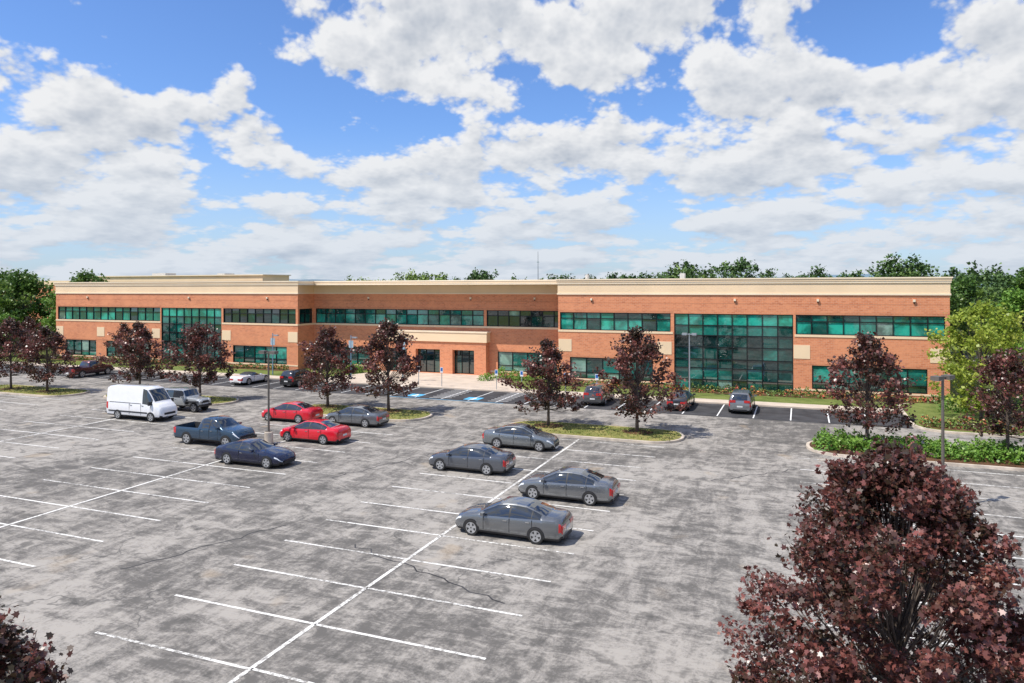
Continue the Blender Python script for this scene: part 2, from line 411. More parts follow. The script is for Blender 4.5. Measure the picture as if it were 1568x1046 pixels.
for x in (-47.1+S_, -32.8+S_):
    walls.quad([(x, YP, 0), (x, YB, 0), (x, YB, 3.9), (x, YP, 3.9)], MAT['brick'])
trim.box(-47.25+S_, -32.65+S_, YP-.15, YB-.002, 3.9, 4.98, MAT['tan'])
trim.box(-47.33+S_, -32.57+S_, YP-.22, YB-.003, 4.98, 5.14, MAT['tan_light'])
for (x0, x1, yf, dz) in ((-24.2, 12.3, YC, 0), (-101.6, -58.3, YA, 0), (-58.4, -24.1, YB, -.008)):
    mid = dz != 0
    for (za, zb, p, mt) in ((9.5, 9.66, .10, 'tan_light'), (9.66, 10.62, .04, 'tan'), (10.62, 10.80, .12, 'tan_light'), (10.80, 11.02, .16, 'tan'), (11.02, 11.15, .22, 'tan_light')):
        trim.box(x0-(0 if mid else p), x1+(0 if mid else p), yf-p, BACK+p+(dz), za+dz, zb+dz, MAT[mt])
def hband(x0, x1, y, z0, z1, p, mt): trim.box(x0, x1, y-p, y+.02, z0, z1, MAT[mt])
for (x0, x1, y) in ((-24.2, -12.02, YC), (-.55, 12.3, YC), (-101.6, -81.1, YA), (-70.4, -58.3, YA), (-58.28, -24.22, YB)):
    hband(x0, x1, y, 5.53, 5.748, .05, 'tan')
    hband(x0, x1, y, 7.63, 7.86, .006, 'brick_dark')
for (x0, x1, y) in ((-24.2, -12.0, YC), (-.6, 12.3, YC), (-101.6, -81.1, YA), (-70.4, -58.3, YA), (-58.28, -48.1, YB), (-33.5, -24.22, YB)):
    hband(x0, x1, y, 2.86, 3.05, .006, 'brick_dark'); hband(x0, x1, y, .44, .615, .04, 'tan')
for (x0, x1, y) in ((-24.2, 12.3, YC), (-101.6, -58.3, YA), (-58.28, -24.22, YB)):
    hband(x0, x1, y, 8.62, 8.70, .007, 'brick_dark')
trim.box(-58.32, -58.25, YA-.05, YB, 5.53, 5.748, MAT['tan'])
for (xa, y) in ((-.64, YC), (-13.6, YC), (-24.15, YC), (10.75, YC), (-101.5, YA), (-93.2, YA), (-82.7, YA), (-70.4, YA), (-59.8, YA)):
    trim.box(xa, xa+1.45, y-.035, y+.02, 3.45, 4.75, MAT['tan'])
walls.quad([(-101.6, YA, 10.6), (12.3, YA, 10.6), (12.3, BACK, 10.6), (-101.6, BACK, 10.6)], MAT['roof'])
trim.box(-14.5, -13.9, 95, 96, 11.15, 12.0, MAT['roof']); trim.tube([(-26, 92, 11.1), (-26, 92, 11.9)], [.25, .25], MAT['roof'], 8)
walls.obj('brick_walls', office); win.obj('windows', office); trim.obj('cornice_and_trim', office)
s = MB()
for x in (-95, -76, -63, -20.5, -6, 1.5, 9.5):
    s.box(x-.1, x+.1, YA-.18, YA-.002, 8.9, 9.12, MAT['tan_light']); s.box(x-.05, x+.05, YA-.12, YA-.002, 8.75, 8.9, MAT['frame'])
for x in (-50, -36, -28): s.box(x-.1, x+.1, YB-.18, YB-.002, 8.9, 9.12, MAT['tan_light']); s.box(x-.05, x+.05, YB-.12, YB-.002, 8.75, 8.9, MAT['frame'])
s.obj('wall_lights', office)

b2 = empty('tan_warehouse_building')
m = MB()
m.box(-157, -104, 121, 129, 0, 11.6, MAT['brick']); m.box(-157.2, -103.8, 120.8, 129.2, 11.6, 12.75, MAT['tan'])
m.box(-157.5, -103.5, 120.5, 129.5, 12.75, 12.95, MAT['tan_light'])
m.box(-215, -157.7, 126, 140, 0, 11.0, MAT['brick']); m.box(-215.2, -157.7, 125.8, 140.2, 11.0, 12.0, MAT['tan'])
for i in range(12): m.box(-154+i*4.2, -151.5+i*4.2, 120.9, 121.1, 6, 8, MAT['g_mid'])
m.box(-137, -133, 123, 126, 12.96, 13.5, MAT['roof']); m.box(-118, -116, 123, 126, 12.96, 13.3, MAT['roof'])
m.obj('walls_and_roof', b2)

m = MB(); m.tube([(-101, 283, 0), (-101, 283, 24.5)], [.3, .08], simple('galvanised_steel', (.35, .36, .37), .5, .6), 6)
m.box(-101.5, -100.5, 282.9, 283.1, 20, 20.2, MAT['frame_light']); m.obj('radio_mast')

# ------------------------------------------------------------------ foliage
QUAD = np.array([(0, -.5), (.45, 0), (0, .55), (-.45, 0)])
MAPLE = np.array([(0, -.42), (.16, -.28), (.50, -.24), (.34, .02), (.52, .28), (.2, .2), (0, .6), (-.2, .2), (-.52, .28), (-.34, .02), (-.5, -.24), (-.16, -.28)])
def leaf_mesh(name, C, S, T, mat, shape=QUAD, up=0.9, seed=0):
    r = np.random.default_rng(seed); N = len(C); k = len(shape)
    n = r.normal(size=(N, 3)); n /= np.linalg.norm(n, axis=1)[:, None]; n[:, 2] += up; n /= np.linalg.norm(n, axis=1)[:, None]
    q = r.normal(size=(N, 3)); t = np.cross(n, q); t /= np.linalg.norm(t, axis=1)[:, None]; b = np.cross(n, t)
    S = S[:, None, None]
    V = C[:, None, :] + S*(shape[None, :, 0, None]*t[:, None, :] + shape[None, :, 1, None]*b[:, None, :] - 0.25*np.abs(shape[None, :, 0, None])*n[:, None, :])
    me = bpy.data.meshes.new(name)
    me.vertices.add(N*k); me.vertices.foreach_set('co', V.reshape(-1).astype(np.float32))
    me.loops.add(N*k); me.loops.foreach_set('vertex_index', np.arange(N*k, dtype=np.int32))
    me.polygons.add(N); me.polygons.foreach_set('loop_start', np.arange(0, N*k, k, dtype=np.int32))
    try: me.polygons.foreach_set('loop_total', np.full(N, k, dtype=np.int32))
    except Exception: pass
    me.update(calc_edges=True)
    at = me.attributes.new('tint', 'FLOAT', 'FACE'); at.data.foreach_set('value', np.clip(T, 0, 1).astype(np.float32))
    me.materials.append(mat); return me

PROF_MAPLE = ([0, .10, .35, .6, .82, 1], [.6, .92, 1, .82, .5, .12])
PROF_BIG = ([0, .12, .35, .55, .75, .9, 1], [.9, 1.0, 1, .90, .70, .46, .12])
PROF_ROUND = ([0, .15, .45, .75, .92, 1], [.5, .85, 1, .82, .5, .15])
def crown(seed, H, R, z0, nc, per, cr, ls, prof=PROF_MAPLE, limbs=True, trunk_r=.11, irr=1.0, tb_=0.0):
    r = np.random.default_rng(seed)
    ph = r.uniform(0, 6.28, 4)
    t = r.random(nc)**0.95; th = r.uniform(0, 6.28, nc)
    rm = R*np.interp(t, *prof)*(1+irr*(.16*np.sin(2*th+ph[0]+3*t)+.15*np.sin(5*th+ph[1]+6*t)+.10*np.sin(9*t*6.28/3+ph[2])))
    rr = rm*(.2+.8*r.random(nc)**.5)
    Z = z0+(H-z0)*t - .12*rr*(t < .3)
    CC = np.stack([rr*np.cos(th), rr*np.sin(th), Z], 1)
    L, S, T = [], [], []
    for i in range(nc):
        c = CC[i]; n = int(per*r.uniform(.5, 1.4))
        out = np.array([c[0], c[1], .8*R]); out /= np.linalg.norm(out)
        s = cr*r.uniform(.6, 1.35)
        g3 = r.normal(size=(n, 3)); g3 /= np.maximum(1, np.linalg.norm(g3, axis=1)/1.9)[:, None]
        p = c + g3*s*np.array([.62, .62, .42]) + out*(np.clip(r.normal(size=(n, 1)), -1.6, 1.6)*s*.6)
        L.append(p); S.append(ls*r.uniform(.6, 1.3, n))
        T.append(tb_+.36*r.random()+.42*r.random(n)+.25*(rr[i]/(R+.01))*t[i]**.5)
    L = np.concatenate(L); S = np.concatenate(S); T = np.concatenate(T)
    tb = MB()
    if limbs:
        tb.tube([(0, 0, -.05), (.02, .01, z0*.6), (.05, -.03, z0+.2*(H-z0)), (-.04, .03, z0+.55*(H-z0)), (0, 0, H*.93)], [trunk_r*1.3, trunk_r, trunk_r*.75, trunk_r*.4, .012], MAT['bark'], 8)
        for i in range(0, nc, 1 if nc < 150 else 2):
            c = Vector(CC[i]); zs = max(z0*.85, z0*.8+(c.z-z0)*.5 - .1)
            a = Vector((0, 0, zs)); mid = a.lerp(c, .5)+Vector((0, 0, -.10*(c-a).length))
            w = trunk_r*(.30 if i % 4 == 0 else .16)
            tb.tube([a, mid, c, c+(c-mid)*.25], [w, w*.7, w*.3, .004], MAT['bark'], 4, False)
    return L, S, T, tb

def tree_variant(name, seed, mat, shape=QUAD, **kw):
    L, S, T, tb = crown(seed, **kw)
    return leaf_mesh(name+'_leaves', L, S, T, MAT[mat], shape, seed=seed), tb.mesh(name+'_wood', True)
def put_tree(name, var, loc, rot=0, sc=1):
    e = empty(name, loc, rot, sc); add_obj('leaves', var[0], e); add_obj('trunk_and_limbs', var[1], e)

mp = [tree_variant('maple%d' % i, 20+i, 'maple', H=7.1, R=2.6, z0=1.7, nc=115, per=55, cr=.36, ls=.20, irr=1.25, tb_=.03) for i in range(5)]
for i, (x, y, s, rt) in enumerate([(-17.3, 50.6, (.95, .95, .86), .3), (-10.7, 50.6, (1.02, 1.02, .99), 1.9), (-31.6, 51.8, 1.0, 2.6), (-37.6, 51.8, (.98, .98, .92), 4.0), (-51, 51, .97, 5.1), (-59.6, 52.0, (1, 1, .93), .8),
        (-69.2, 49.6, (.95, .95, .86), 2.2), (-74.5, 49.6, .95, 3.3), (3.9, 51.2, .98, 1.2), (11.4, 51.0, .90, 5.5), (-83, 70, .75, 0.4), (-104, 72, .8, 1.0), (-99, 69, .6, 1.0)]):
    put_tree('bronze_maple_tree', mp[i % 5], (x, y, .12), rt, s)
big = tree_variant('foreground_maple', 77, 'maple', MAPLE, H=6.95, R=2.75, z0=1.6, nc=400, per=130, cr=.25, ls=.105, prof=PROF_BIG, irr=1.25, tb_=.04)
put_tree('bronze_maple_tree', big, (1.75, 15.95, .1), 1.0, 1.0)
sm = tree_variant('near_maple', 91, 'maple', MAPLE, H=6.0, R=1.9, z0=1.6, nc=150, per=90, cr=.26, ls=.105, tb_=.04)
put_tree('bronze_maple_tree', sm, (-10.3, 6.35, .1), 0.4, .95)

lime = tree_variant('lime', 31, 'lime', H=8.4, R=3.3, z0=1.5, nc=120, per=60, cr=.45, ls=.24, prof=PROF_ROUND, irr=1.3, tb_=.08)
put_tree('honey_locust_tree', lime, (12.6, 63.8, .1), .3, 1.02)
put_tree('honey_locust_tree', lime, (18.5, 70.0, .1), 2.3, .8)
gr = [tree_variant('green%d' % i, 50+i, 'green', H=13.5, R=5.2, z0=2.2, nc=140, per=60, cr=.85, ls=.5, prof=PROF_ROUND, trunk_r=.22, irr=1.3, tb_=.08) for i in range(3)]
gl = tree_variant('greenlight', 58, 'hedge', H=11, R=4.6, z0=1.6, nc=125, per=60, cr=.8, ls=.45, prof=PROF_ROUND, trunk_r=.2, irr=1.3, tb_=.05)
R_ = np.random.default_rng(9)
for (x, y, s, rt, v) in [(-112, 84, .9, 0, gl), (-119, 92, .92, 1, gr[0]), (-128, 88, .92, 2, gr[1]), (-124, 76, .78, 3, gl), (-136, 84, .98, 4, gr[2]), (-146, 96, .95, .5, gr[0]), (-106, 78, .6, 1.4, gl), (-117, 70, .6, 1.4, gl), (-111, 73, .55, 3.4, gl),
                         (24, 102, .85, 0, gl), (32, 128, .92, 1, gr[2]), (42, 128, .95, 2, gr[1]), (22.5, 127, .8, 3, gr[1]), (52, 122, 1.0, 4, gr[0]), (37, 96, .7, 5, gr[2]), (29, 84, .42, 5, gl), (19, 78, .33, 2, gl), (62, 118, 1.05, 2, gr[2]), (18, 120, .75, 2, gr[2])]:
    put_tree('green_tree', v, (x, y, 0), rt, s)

def forest(name, spots, seed, ls=.75, per=22):
    r = np.random.default_rng(seed); CL, SL, TL = [], [], []
    for (x, y, H, br) in spots:
        R = H*r.uniform(.26, .38)
        L, S, T, _ = crown(int(r.integers(1e6)), H, R, H*.12, 40, per, H*.07, ls*H/15, PROF_ROUND, limbs=False, irr=1.5)
        CL.append(L+np.array([x, y, 0])); SL.append(S); TL.append(T*.8+br)
    return add_obj(name, leaf_mesh(name, np.concatenate(CL), np.concatenate(SL), np.concatenate(TL), MAT['forest'], seed=seed))
sp = []
for i in range(64):
    f = i/63; x = -36+f*150; y = 203+f*46+R_.uniform(-12, 12)
    hh = 13.6+1.6*math.sin(f*19)+1.2*math.sin(f*47+1)+1.0*f
    sp.append((x, y, hh+R_.uniform(-1.8, 1.6), R_.uniform(-.10, .18)))
for i in range(26):
    f = i/25; sp.append((34+f*80, 165+f*20+R_.uniform(-8, 8), R_.uniform(11.5, 14.5), R_.uniform(-.1, .25)))
for i in range(40):
    f = i/39; sp.append((-40+f*150, 300+R_.uniform(-8, 8), R_.uniform(12.5, 14.5), R_.uniform(-.2, 0)))
forest('distant_treeline', sp, 5)
sp = []
for (x0, y0, x1, y1, n, h0, h1, br) in ((-135, 226, -118, 232, 9, 13.5, 15.3, .45), (-146, 232, -142, 234, 2, 12, 13, .4), (-109, 236, -103, 238, 4, 14.5, 15.6, -.05), (-98, 246, -60, 262, 12, 12, 14.0, 0), (-60, 235, -34, 225, 12, 12.5, 14.4, -.02), (-156, 229, -150, 231, 3, 12.5, 13.5, .5), (-127, 243, -105, 245, 8, 12, 13.4, .1)):
    for i in range(n):
        f = (i+.5)/n; sp.append((x0+(x1-x0)*f, y0+(y1-y0)*f+R_.uniform(-3, 3), R_.uniform(h0, h1), br+R_.uniform(-.08, .08)))
for i in range(60):
    sp.append((-330+i*4.5, 250+R_.uniform(-15, 15)+(i*0.4), R_.uniform(9, 12.0), R_.uniform(-.1, .2)))
forest('background_tree_mass', sp, 6)
m = MB(); n = 120; r0 = np.random.default_rng(3); ph = r0.uniform(0, 6, 6)
def hp(i, k):
    x = -3400+6800*i/n; h = 30+9*math.sin(x/420+ph[0])+7*math.sin(x/190+ph[1])+4*math.sin(x/70+ph[2])
    return [(x, 2500, -1), (x, 2700, h), (x, 3400, h*.8)][k]
for i in range(n):
    for k in (0, 1): m.quad([hp(i, k), hp(i+1, k), hp(i+1, k+1), hp(i, k+1)], MAT['hill'])
m.obj('hills')

def bushes(name, specs, mat, seed, ls=.14, dens=260):
    r = np.random.default_rng(seed); L, S, T = [], [], []
    for (x, y, rx, ry, h, br) in specs:
        n = int(dens*(rx*ry+.4*h*(rx+ry))*1.6)
        u = r.normal(size=(n, 3)); u /= np.linalg.norm(u, axis=1)[:, None]; u[:, 2] = np.abs(u[:, 2])
        rad = (.72+.33*r.random(n))*(1+.12*np.sin(u[:, 0]*5+x)+.1*np.sin(u[:, 1]*7+y))
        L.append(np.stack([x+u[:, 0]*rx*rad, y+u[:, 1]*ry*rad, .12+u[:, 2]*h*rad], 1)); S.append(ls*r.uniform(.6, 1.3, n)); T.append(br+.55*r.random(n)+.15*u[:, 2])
    return add_obj(name, leaf_mesh(name, np.concatenate(L), np.concatenate(S), np.concatenate(T), MAT[mat], seed=seed))
rr = np.random.default_rng(2)
sp = []
for x in np.arange(1.5, 23, .95):
    for y in (49.7, 50.7, 51.7): sp.append((x+rr.uniform(-.2, .2), y+rr.uniform(-.2, .2), .75, .7, rr.uniform(.7, 1.0), rr.uniform(.05, .3)))
bushes('clipped_hedge', sp, 'hedge', 1, .17, 150)
sp = []
for x in np.arange(-23.5, 12.2, .8): sp.append((x, 73.2+rr.uniform(-.3, .2), rr.uniform(.4, .6), .5, rr.uniform(.35, .75), rr.uniform(.0, .4)))
for x in np.arange(-23.5, 12.2, 1.1): sp.append((x, 72.1+rr.uniform(-.3, .2), .45, .4, rr.uniform(.25, .4), rr.uniform(.1, .5)))
for x in np.arange(-100.5, -59, .9): sp.append((x, 73.1+rr.uniform(-.3, .2), rr.uniform(.4, .7), .5, rr.uniform(.4, .8), rr.uniform(.0, .3)))
for x in np.arange(8.6, 13.6, .7):
    for y in (60, 61.3): sp.append((x, y, .5, .5, rr.uniform(.4, .8), rr.uniform(.15, .5)))
for x in np.arange(-57, -49.5, 1): sp.append((x, 76.0, .6, .6, rr.uniform(.6, 1), .1))
bushes('foundation_shrubs', sp, 'shrub', 2, .16, 130)
sp = [(-31, 74.5, 1.1, 1.0, 1.2, .25), (-29.2, 74.2, 1.0, .9, 1.0, .2), (-32.0, 72.6, .8, .8, .8, .3), (-49.4, 73.5, 1.0, 1, 1.1, .2), (-50.5, 73, 1.1, 1, 1.1, .1), (-46.5, 73.2, .7, .7, .7, .2), (-27, 74, .9, .8, .9, .1), (-25.5, 73.2, .9, .9, .8, .3),
      (11.5, 68, 1, 1, 1.3, .1), (13.5, 69, 1.2, 1.2, 1.5, 0), (16, 63, 1.3, 1.2, 1.5, .1), (18.5, 64.5, 1.4, 1.3, 1.8, .0), (21, 62, 1.4, 1.3, 1.6, .1), (15.5, 66.5, 1.4, 1.3, 1.6, .2)]
bushes('entrance_shrubs', sp, 'hedge', 3, .18, 130)
L = []
for (x0, x1, y0, y1) in tuft:
    k = int((x1-x0)*(y1-y0)*45); L.append(np.stack([rr.uniform(x0, x1, k), rr.uniform(y0, y1, k), np.full(k, .19)], 1))
L = np.concatenate(L)
add_obj('island_grass_tufts', leaf_mesh('island_grass_tufts', L, rr.uniform(.05, .12, len(L)), rr.random(len(L)), MAT['turf'], up=0.6, seed=8))

# ------------------------------------------------------------------ vehicles
TYRE = simple('tyre_rubber', (0.02, 0.02, 0.02), .85); RIM = simple('alloy_rim', (0.5, 0.51, 0.52), .3, .6)
CGL = simple('car_glass', (0.012, 0.016, 0.02), .03, 0, 1, .9); PLAS = simple('black_plastic', (0.018, 0.018, 0.02), .6)
HEAD = simple('headlamp', (0.75, 0.78, 0.8), .12, 0, 1); TAIL = simple('tail_lamp', (0.50, 0.01, 0.012), .2, 0, 1); PLATE = simple('number_plate', (.7, .7, .68), .5)
BRIGHT = simple('chrome_trim', (.6, .6, .6), .15, .9)
_w = {}
def wheel_mesh(r):
    if r in _w: return _w[r]
    m = MB(); n = 28; w = .11
    prof = [(r*.62, -w), (r*.93, -w), (r, -w*.7), (r, w*.7), (r*.93, w), (r*.70, w), (r*.68, w*.6)]
    for i in range(n):
        a, b = 2*math.pi*i/n, 2*math.pi*(i+1)/n
        for (r0, y0), (r1, y1) in zip(prof, prof[1:]):
            m.quad([(r0*math.cos(a), y0, r0*math.sin(a)), (r0*math.cos(b), y0, r0*math.sin(b)), (r1*math.cos(b), y1, r1*math.sin(b)), (r1*math.cos(a), y1, r1*math.sin(a))], TYRE)
        m.quad([(r*.60*math.cos(a), w*.97, r*.60*math.sin(a)), (r*.60*math.cos(b), w*.97, r*.60*math.sin(b)), (r*.70*math.cos(b), w*.97, r*.70*math.sin(b)), (r*.70*math.cos(a), w*.97, r*.70*math.sin(a))], RIM)
    m.quad([(r*.68*math.cos(t), w*.55, r*.68*math.sin(t)) for t in np.linspace(0, 2*math.pi, 20, endpoint=False)], PLAS)
    for i in range(5):
        a = 2*math.pi*i/5+.3
        for da in (-.15, .15):
            c, s_ = math.cos(a+da), math.sin(a+da); px, pz = -s_*.022, c*.022
            m.quad([(c*.03-px*2, w*.9, s_*.03-pz*2), (c*.03+px*2, w*.9, s_*.03+pz*2), (c*r*.62+px*1.3, w*.92, s_*r*.62+pz*1.3), (c*r*.62-px*1.3, w*.92, s_*r*.62-pz*1.3)], RIM)
    _w[r] = m.mesh('wheel'); return _w[r]

SPEC = {
 'sedan': dict(L=4.88, W=.92, zb=.20, r=.335, wf=.815, wr=.225, top=[(0, .70), (.012, .96), (.03, 1.05), (.07, 1.09), (.15, 1.11), (.24, 1.28), (.33, 1.41), (.42, 1.45), (.50, 1.45), (.58, 1.40), (.66, 1.22), (.755, 1.00), (.80, .96), (.88, .89), (.95, .79), (.985, .66), (1, .5)],
   belt=[(0, .64), (.012, .86), (.05, .97), (.2, .99), (.5, .94), (.74, .91), (.88, .81), (.95, .70), (1, .45)],
   w=[(0, .78), (.012, .87), (.05, .94), (.14, .985), (.3, 1), (.7, 1), (.86, .97), (.94, .90), (.98, .78), (1, .62)], rw=[(0, .6), (.07, .74), (.15, .74), (.33, .62), (.5, .64), (.60, .66), (.755, .80), (.9, .74), (1, .5)],
   sg=(.185, .715), pil=[(.455, .470), (.262, .270)], ws=(.58, .755), rg=(.15, .33)),
}
SPEC['coupe'] = copy.deepcopy(SPEC['sedan']); SPEC['coupe'].update(W=.94, r=.35, top=[(0, .62), (.012, .86), (.03, .98), (.08, 1.0), (.16, 1.12), (.28, 1.30), (.38, 1.36), (.46, 1.35), (.53, 1.28), (.60, 1.12), (.67, .96), (.75, .92), (.88, .82), (.95, .72), (.985, .6), (1, .45)],
   belt=[(0, .58), (.012, .78), (.05, .9), (.2, .95), (.5, .90), (.66, .88), (.88, .76), (.95, .64), (1, .4)], sg=(.2, .64), ws=(.53, .67), rg=(.08, .28), pil=[(.4, .41)])
SPEC['convertible'] = copy.deepcopy(SPEC['coupe']); SPEC['convertible'].update(L=4.5, top=[(0, .6), (.012, .82), (.05, .92), (.28, .98), (.33, 1.14), (.42, 1.24), (.52, 1.22), (.57, 1.12), (.65, .93), (.75, .88), (.9, .76), (.98, .6), (1, .42)], roofdark=(.28, .53), ws=(.53, .65), rg=(.28, .3), sg=(.3, .63))
SPEC['suv'] = dict(L=4.7, W=.94, zb=.26, r=.365, wf=.81, wr=.20, top=[(0, .75), (.01, 1.12), (.03, 1.36), (.065, 1.60), (.10, 1.68), (.25, 1.72), (.5, 1.71), (.59, 1.62), (.68, 1.35), (.755, 1.12), (.8, 1.08), (.92, .97), (.975, .82), (1, .6)],
   belt=[(0, .72), (.01, 1.0), (.1, 1.12), (.5, 1.08), (.74, 1.04), (.92, .90), (1, .5)], w=[(0, .84), (.02, .92), (.1, .98), (.3, 1), (.75, 1), (.9, .95), (.97, .84), (1, .7)], rw=[(0, .7), (.1, .7), (.5, .7), (.6, .71), (.755, .82), (.92, .76), (1, .6)],
   sg=(.08, .71), pil=[(.44, .46), (.24, .26)], ws=(.59, .755), rg=(.01, .065))
SPEC['van'] = dict(L=5.7, W=1.0, zb=.30, r=.36, wf=.835, wr=.22, top=[(0, 2.4), (.008, 2.5), (.04, 2.58), (.5, 2.62), (.66, 2.60), (.74, 2.48), (.80, 2.1), (.87, 1.55), (.885, 1.46), (.93, 1.32), (.975, 1.1), (1, .75)],
   belt=[(0, 1.35), (.7, 1.33), (.86, 1.25), (.92, 1.15), (.975, .95), (1, .6)], w=[(0, .96), (.02, .99), (.8, 1), (.9, .98), (.97, .88), (1, .74)], rw=[(0, .82), (.7, .82), (.8, .80), (.88, .82), (.95, .78), (1, .6)],
   sg=(.675, .85), pil=[], ws=(.75, .87), rg=None)
SPEC['pickup'] = dict(L=5.45, W=.95, zb=.36, r=.40, wf=.825, wr=.215, top=[(0, 1.08), (.01, 1.15), (.385, 1.15), (.39, 1.25), (.405, 1.60), (.43, 1.74), (.50, 1.79), (.60, 1.79), (.65, 1.72), (.70, 1.50), (.755, 1.27), (.79, 1.22), (.93, 1.14), (.975, 1.02), (1, .8)],
   belt=[(0, 1.02), (.01, 1.10), (.39, 1.10), (.5, 1.17), (.75, 1.17), (.93, 1.05), (1, .7)], w=[(0, .93), (.02, .97), (.4, 1), (.8, 1), (.93, .98), (.985, .88), (1, .8)], rw=[(0, .92), (.385, .92), (.405, .70), (.6, .72), (.65, .73), (.755, .84), (.93, .82), (1, .7)],
   sg=(.41, .73), pil=[(.56, .58)], ws=(.65, .755), rg=(.39, .405), bed=(.02, .375))
SPEC['jeep'] = dict(L=4.2, W=.86, zb=.48, r=.41, wf=.84, wr=.20, top=[(0, 1.72), (.01, 1.80), (.3, 1.84), (.56, 1.83), (.60, 1.78), (.655, 1.28), (.67, 1.22), (.96, 1.14), (.985, 1.08), (1, 1.0)],
   belt=[(0, 1.18), (.64, 1.18), (.67, 1.12), (.96, 1.04), (1, .95)], w=[(0, .96), (.01, 1), (.655, 1), (.675, .80), (.96, .72), (1, .70)], rw=[(0, .84), (.58, .86), (.655, .9), (.675, .72), (.96, .64), (1, .6)],
   sg=(.03, .625), pil=[(.36, .39), (.17, .20)], ws=(.60, .655), rg=None)

def car(name, kind, x, y, heading, col, metal=.5):
    sp = SPEC[kind]; L, W, zb, r = sp['L'], sp['W'], sp['zb'], sp['r']
    paint = simple('paint_'+name, col, .26, metal, 1.0, .5, .03)
    e = empty(name, (x, y, 0.0), heading)
    ts = set(np.linspace(0, 1, 25).round(4)) | {p[0] for k in ('top', 'belt', 'w', 'rw') for p in sp[k]}
    for k in ('sg', 'ws', 'rg', 'bed', 'roofdark'):
        if sp.get(k): ts |= set(sp[k])
    for p in sp['pil']: ts |= set(p)
    ts = sorted(ts); ts = [t for i, t in enumerate(ts) if i == 0 or t-ts[i-1] > .0015]
    I = lambda k, t: float(np.interp(t, *zip(*sp[k])))
    m = MB(); rings = []
    for t in ts:
        zt, w, rw = I('top', t), I('w', t)*W, I('rw', t)*W; zbl = min(I('belt', t), zt-.02); zc = zt-zbl
        bz = zb + (.10 if t > .97 or t < .02 else 0)
        mid = bz+(zbl-bz)*.48
        inbed = sp.get('bed') and sp['bed'][0] <= t <= sp['bed'][1]
        s = min(1, zc/.35)
        pts = [(0, bz), (w*.93, bz), (w*.985, bz+.10), (w, mid), (w*.985, mid+(zbl-mid)*.72), (w*.955, zbl)]
        pr = min(rw, w*.94)
        pts.append((w*.955*.5+pr*.5+.015*s, zbl+zc*.5)); pts.append((pr, zt-.055*s-.004)); pts.append((pr*.90, zt-.012*s-.002)); pts.append((0, zt+.012*s))
        if inbed: pts[8] = (pr*.93, .72); pts[9] = (0, .72)
        full = pts + [(-a, b) for a, b in reversed(pts[1:-1])]
        rings.append([((t-.5)*L, a, b) for a, b in full])
    n = len(rings[0])
    for rg in rings: m.v += rg
    def inr(k, t): return sp.get(k) and sp[k][0] < t < sp[k][1]
    for i in range(len(ts)-1):
        tm = (ts[i]+ts[i+1])/2; cab = I('top', tm)-I('belt', tm)
        for j in range(n):
            jj = j if j < 9 else 17-j
            mt = paint
            if jj <= 1: mt = PLAS
            elif jj in (5, 6) and cab > .10 and (inr('sg', tm)) and not any(a < tm < b for a, b in sp['pil']): mt = CGL
            elif jj in (5, 6) and any(a < tm < b for a, b in sp['pil']): mt = PLAS
            elif jj == 8 and (inr('ws', tm) or inr('rg', tm)): mt = CGL
            elif jj in (7, 8) and inr('roofdark', tm): mt = PLAS
            elif jj == 4 and tm > .925: mt = HEAD
            elif jj in (3, 4) and tm < .035: mt = TAIL
            if sp.get('bed') and jj in (7, 8) and inr('bed', tm): mt = PLAS
            a, b = i*n+j, i*n+(j+1) % n
            m.f.append((a, b, b+n, a+n)); m.m.append(m.mi(mt))
    m.f.append(tuple(reversed(range(n)))); m.m.append(m.mi(paint)); m.f.append(tuple(range((len(ts)-1)*n, len(ts)*n))); m.m.append(m.mi(paint))
    ob = m.obj('body', e, True)
    try: ob.data.set_sharp_from_angle(angle=math.radians(32))
    except Exception: pass
    d = MB(); F = L/2
    zf = I('top', 1); wf = I('w', 1)*W
    d.box(F-.02, F+.012, -wf*.72, wf*.72, zf-.22, zf-.05, PLAS)
    if kind != 'coupe': d.box(F-.02, F+.02, -.26, .26, zf-.36, zf-.25, PLATE)
    d.box(F-.25, F-.02, -wf*.9, wf*.9, zb+.02, zb+.14, PLAS)
    zr = I('top', 0)
    rear_z = .62 if kind in ('van', 'pickup', 'jeep') else zr-.12
    d.box(-F-.012, -F+.02, -.22, .22, rear_z-.05, rear_z+.07, PLATE)
    wb = I('w', 0)*W
    if kind in ('sedan', 'coupe', 'convertible', 'suv'):
        for s_ in (-1, 1): d.box(-F-.008, -F+.06, *sorted((s_*wb*.42, s_*wb*1.0)), zr-.06 if kind != 'suv' else .95, zr+.10 if kind != 'suv' else 1.15, TAIL)
        d.box(-F-.01, -F+.05, -wb*.7, wb*.7, zb+.02, zb+.16, PLAS)
    if kind in ('van', 'pickup'):
        for s_ in (-1, 1): d.box(-F-.01, -F+.03, *sorted((s_*wb*.84, s_*wb*.99)), .8, 1.08, TAIL)
        d.box(-F-.12, -F+.02, -wb*.98, wb*.98, .44, .58, BRIGHT if kind == 'pickup' else PLAS)
    if kind == 'pickup' or kind == 'jeep': d.box(F-.02, F+.12, -wf*1.0, wf*1.0, .48, .66, PLAS)
    seams = [.70, (sp['pil'][0][0]+sp['pil'][0][1])/2 if sp['pil'] else .62] + ([.26] if kind in ('sedan', 'suv') else ([.43] if kind == 'pickup' else []))
    if kind == 'van': seams = [.655, .83, .44]
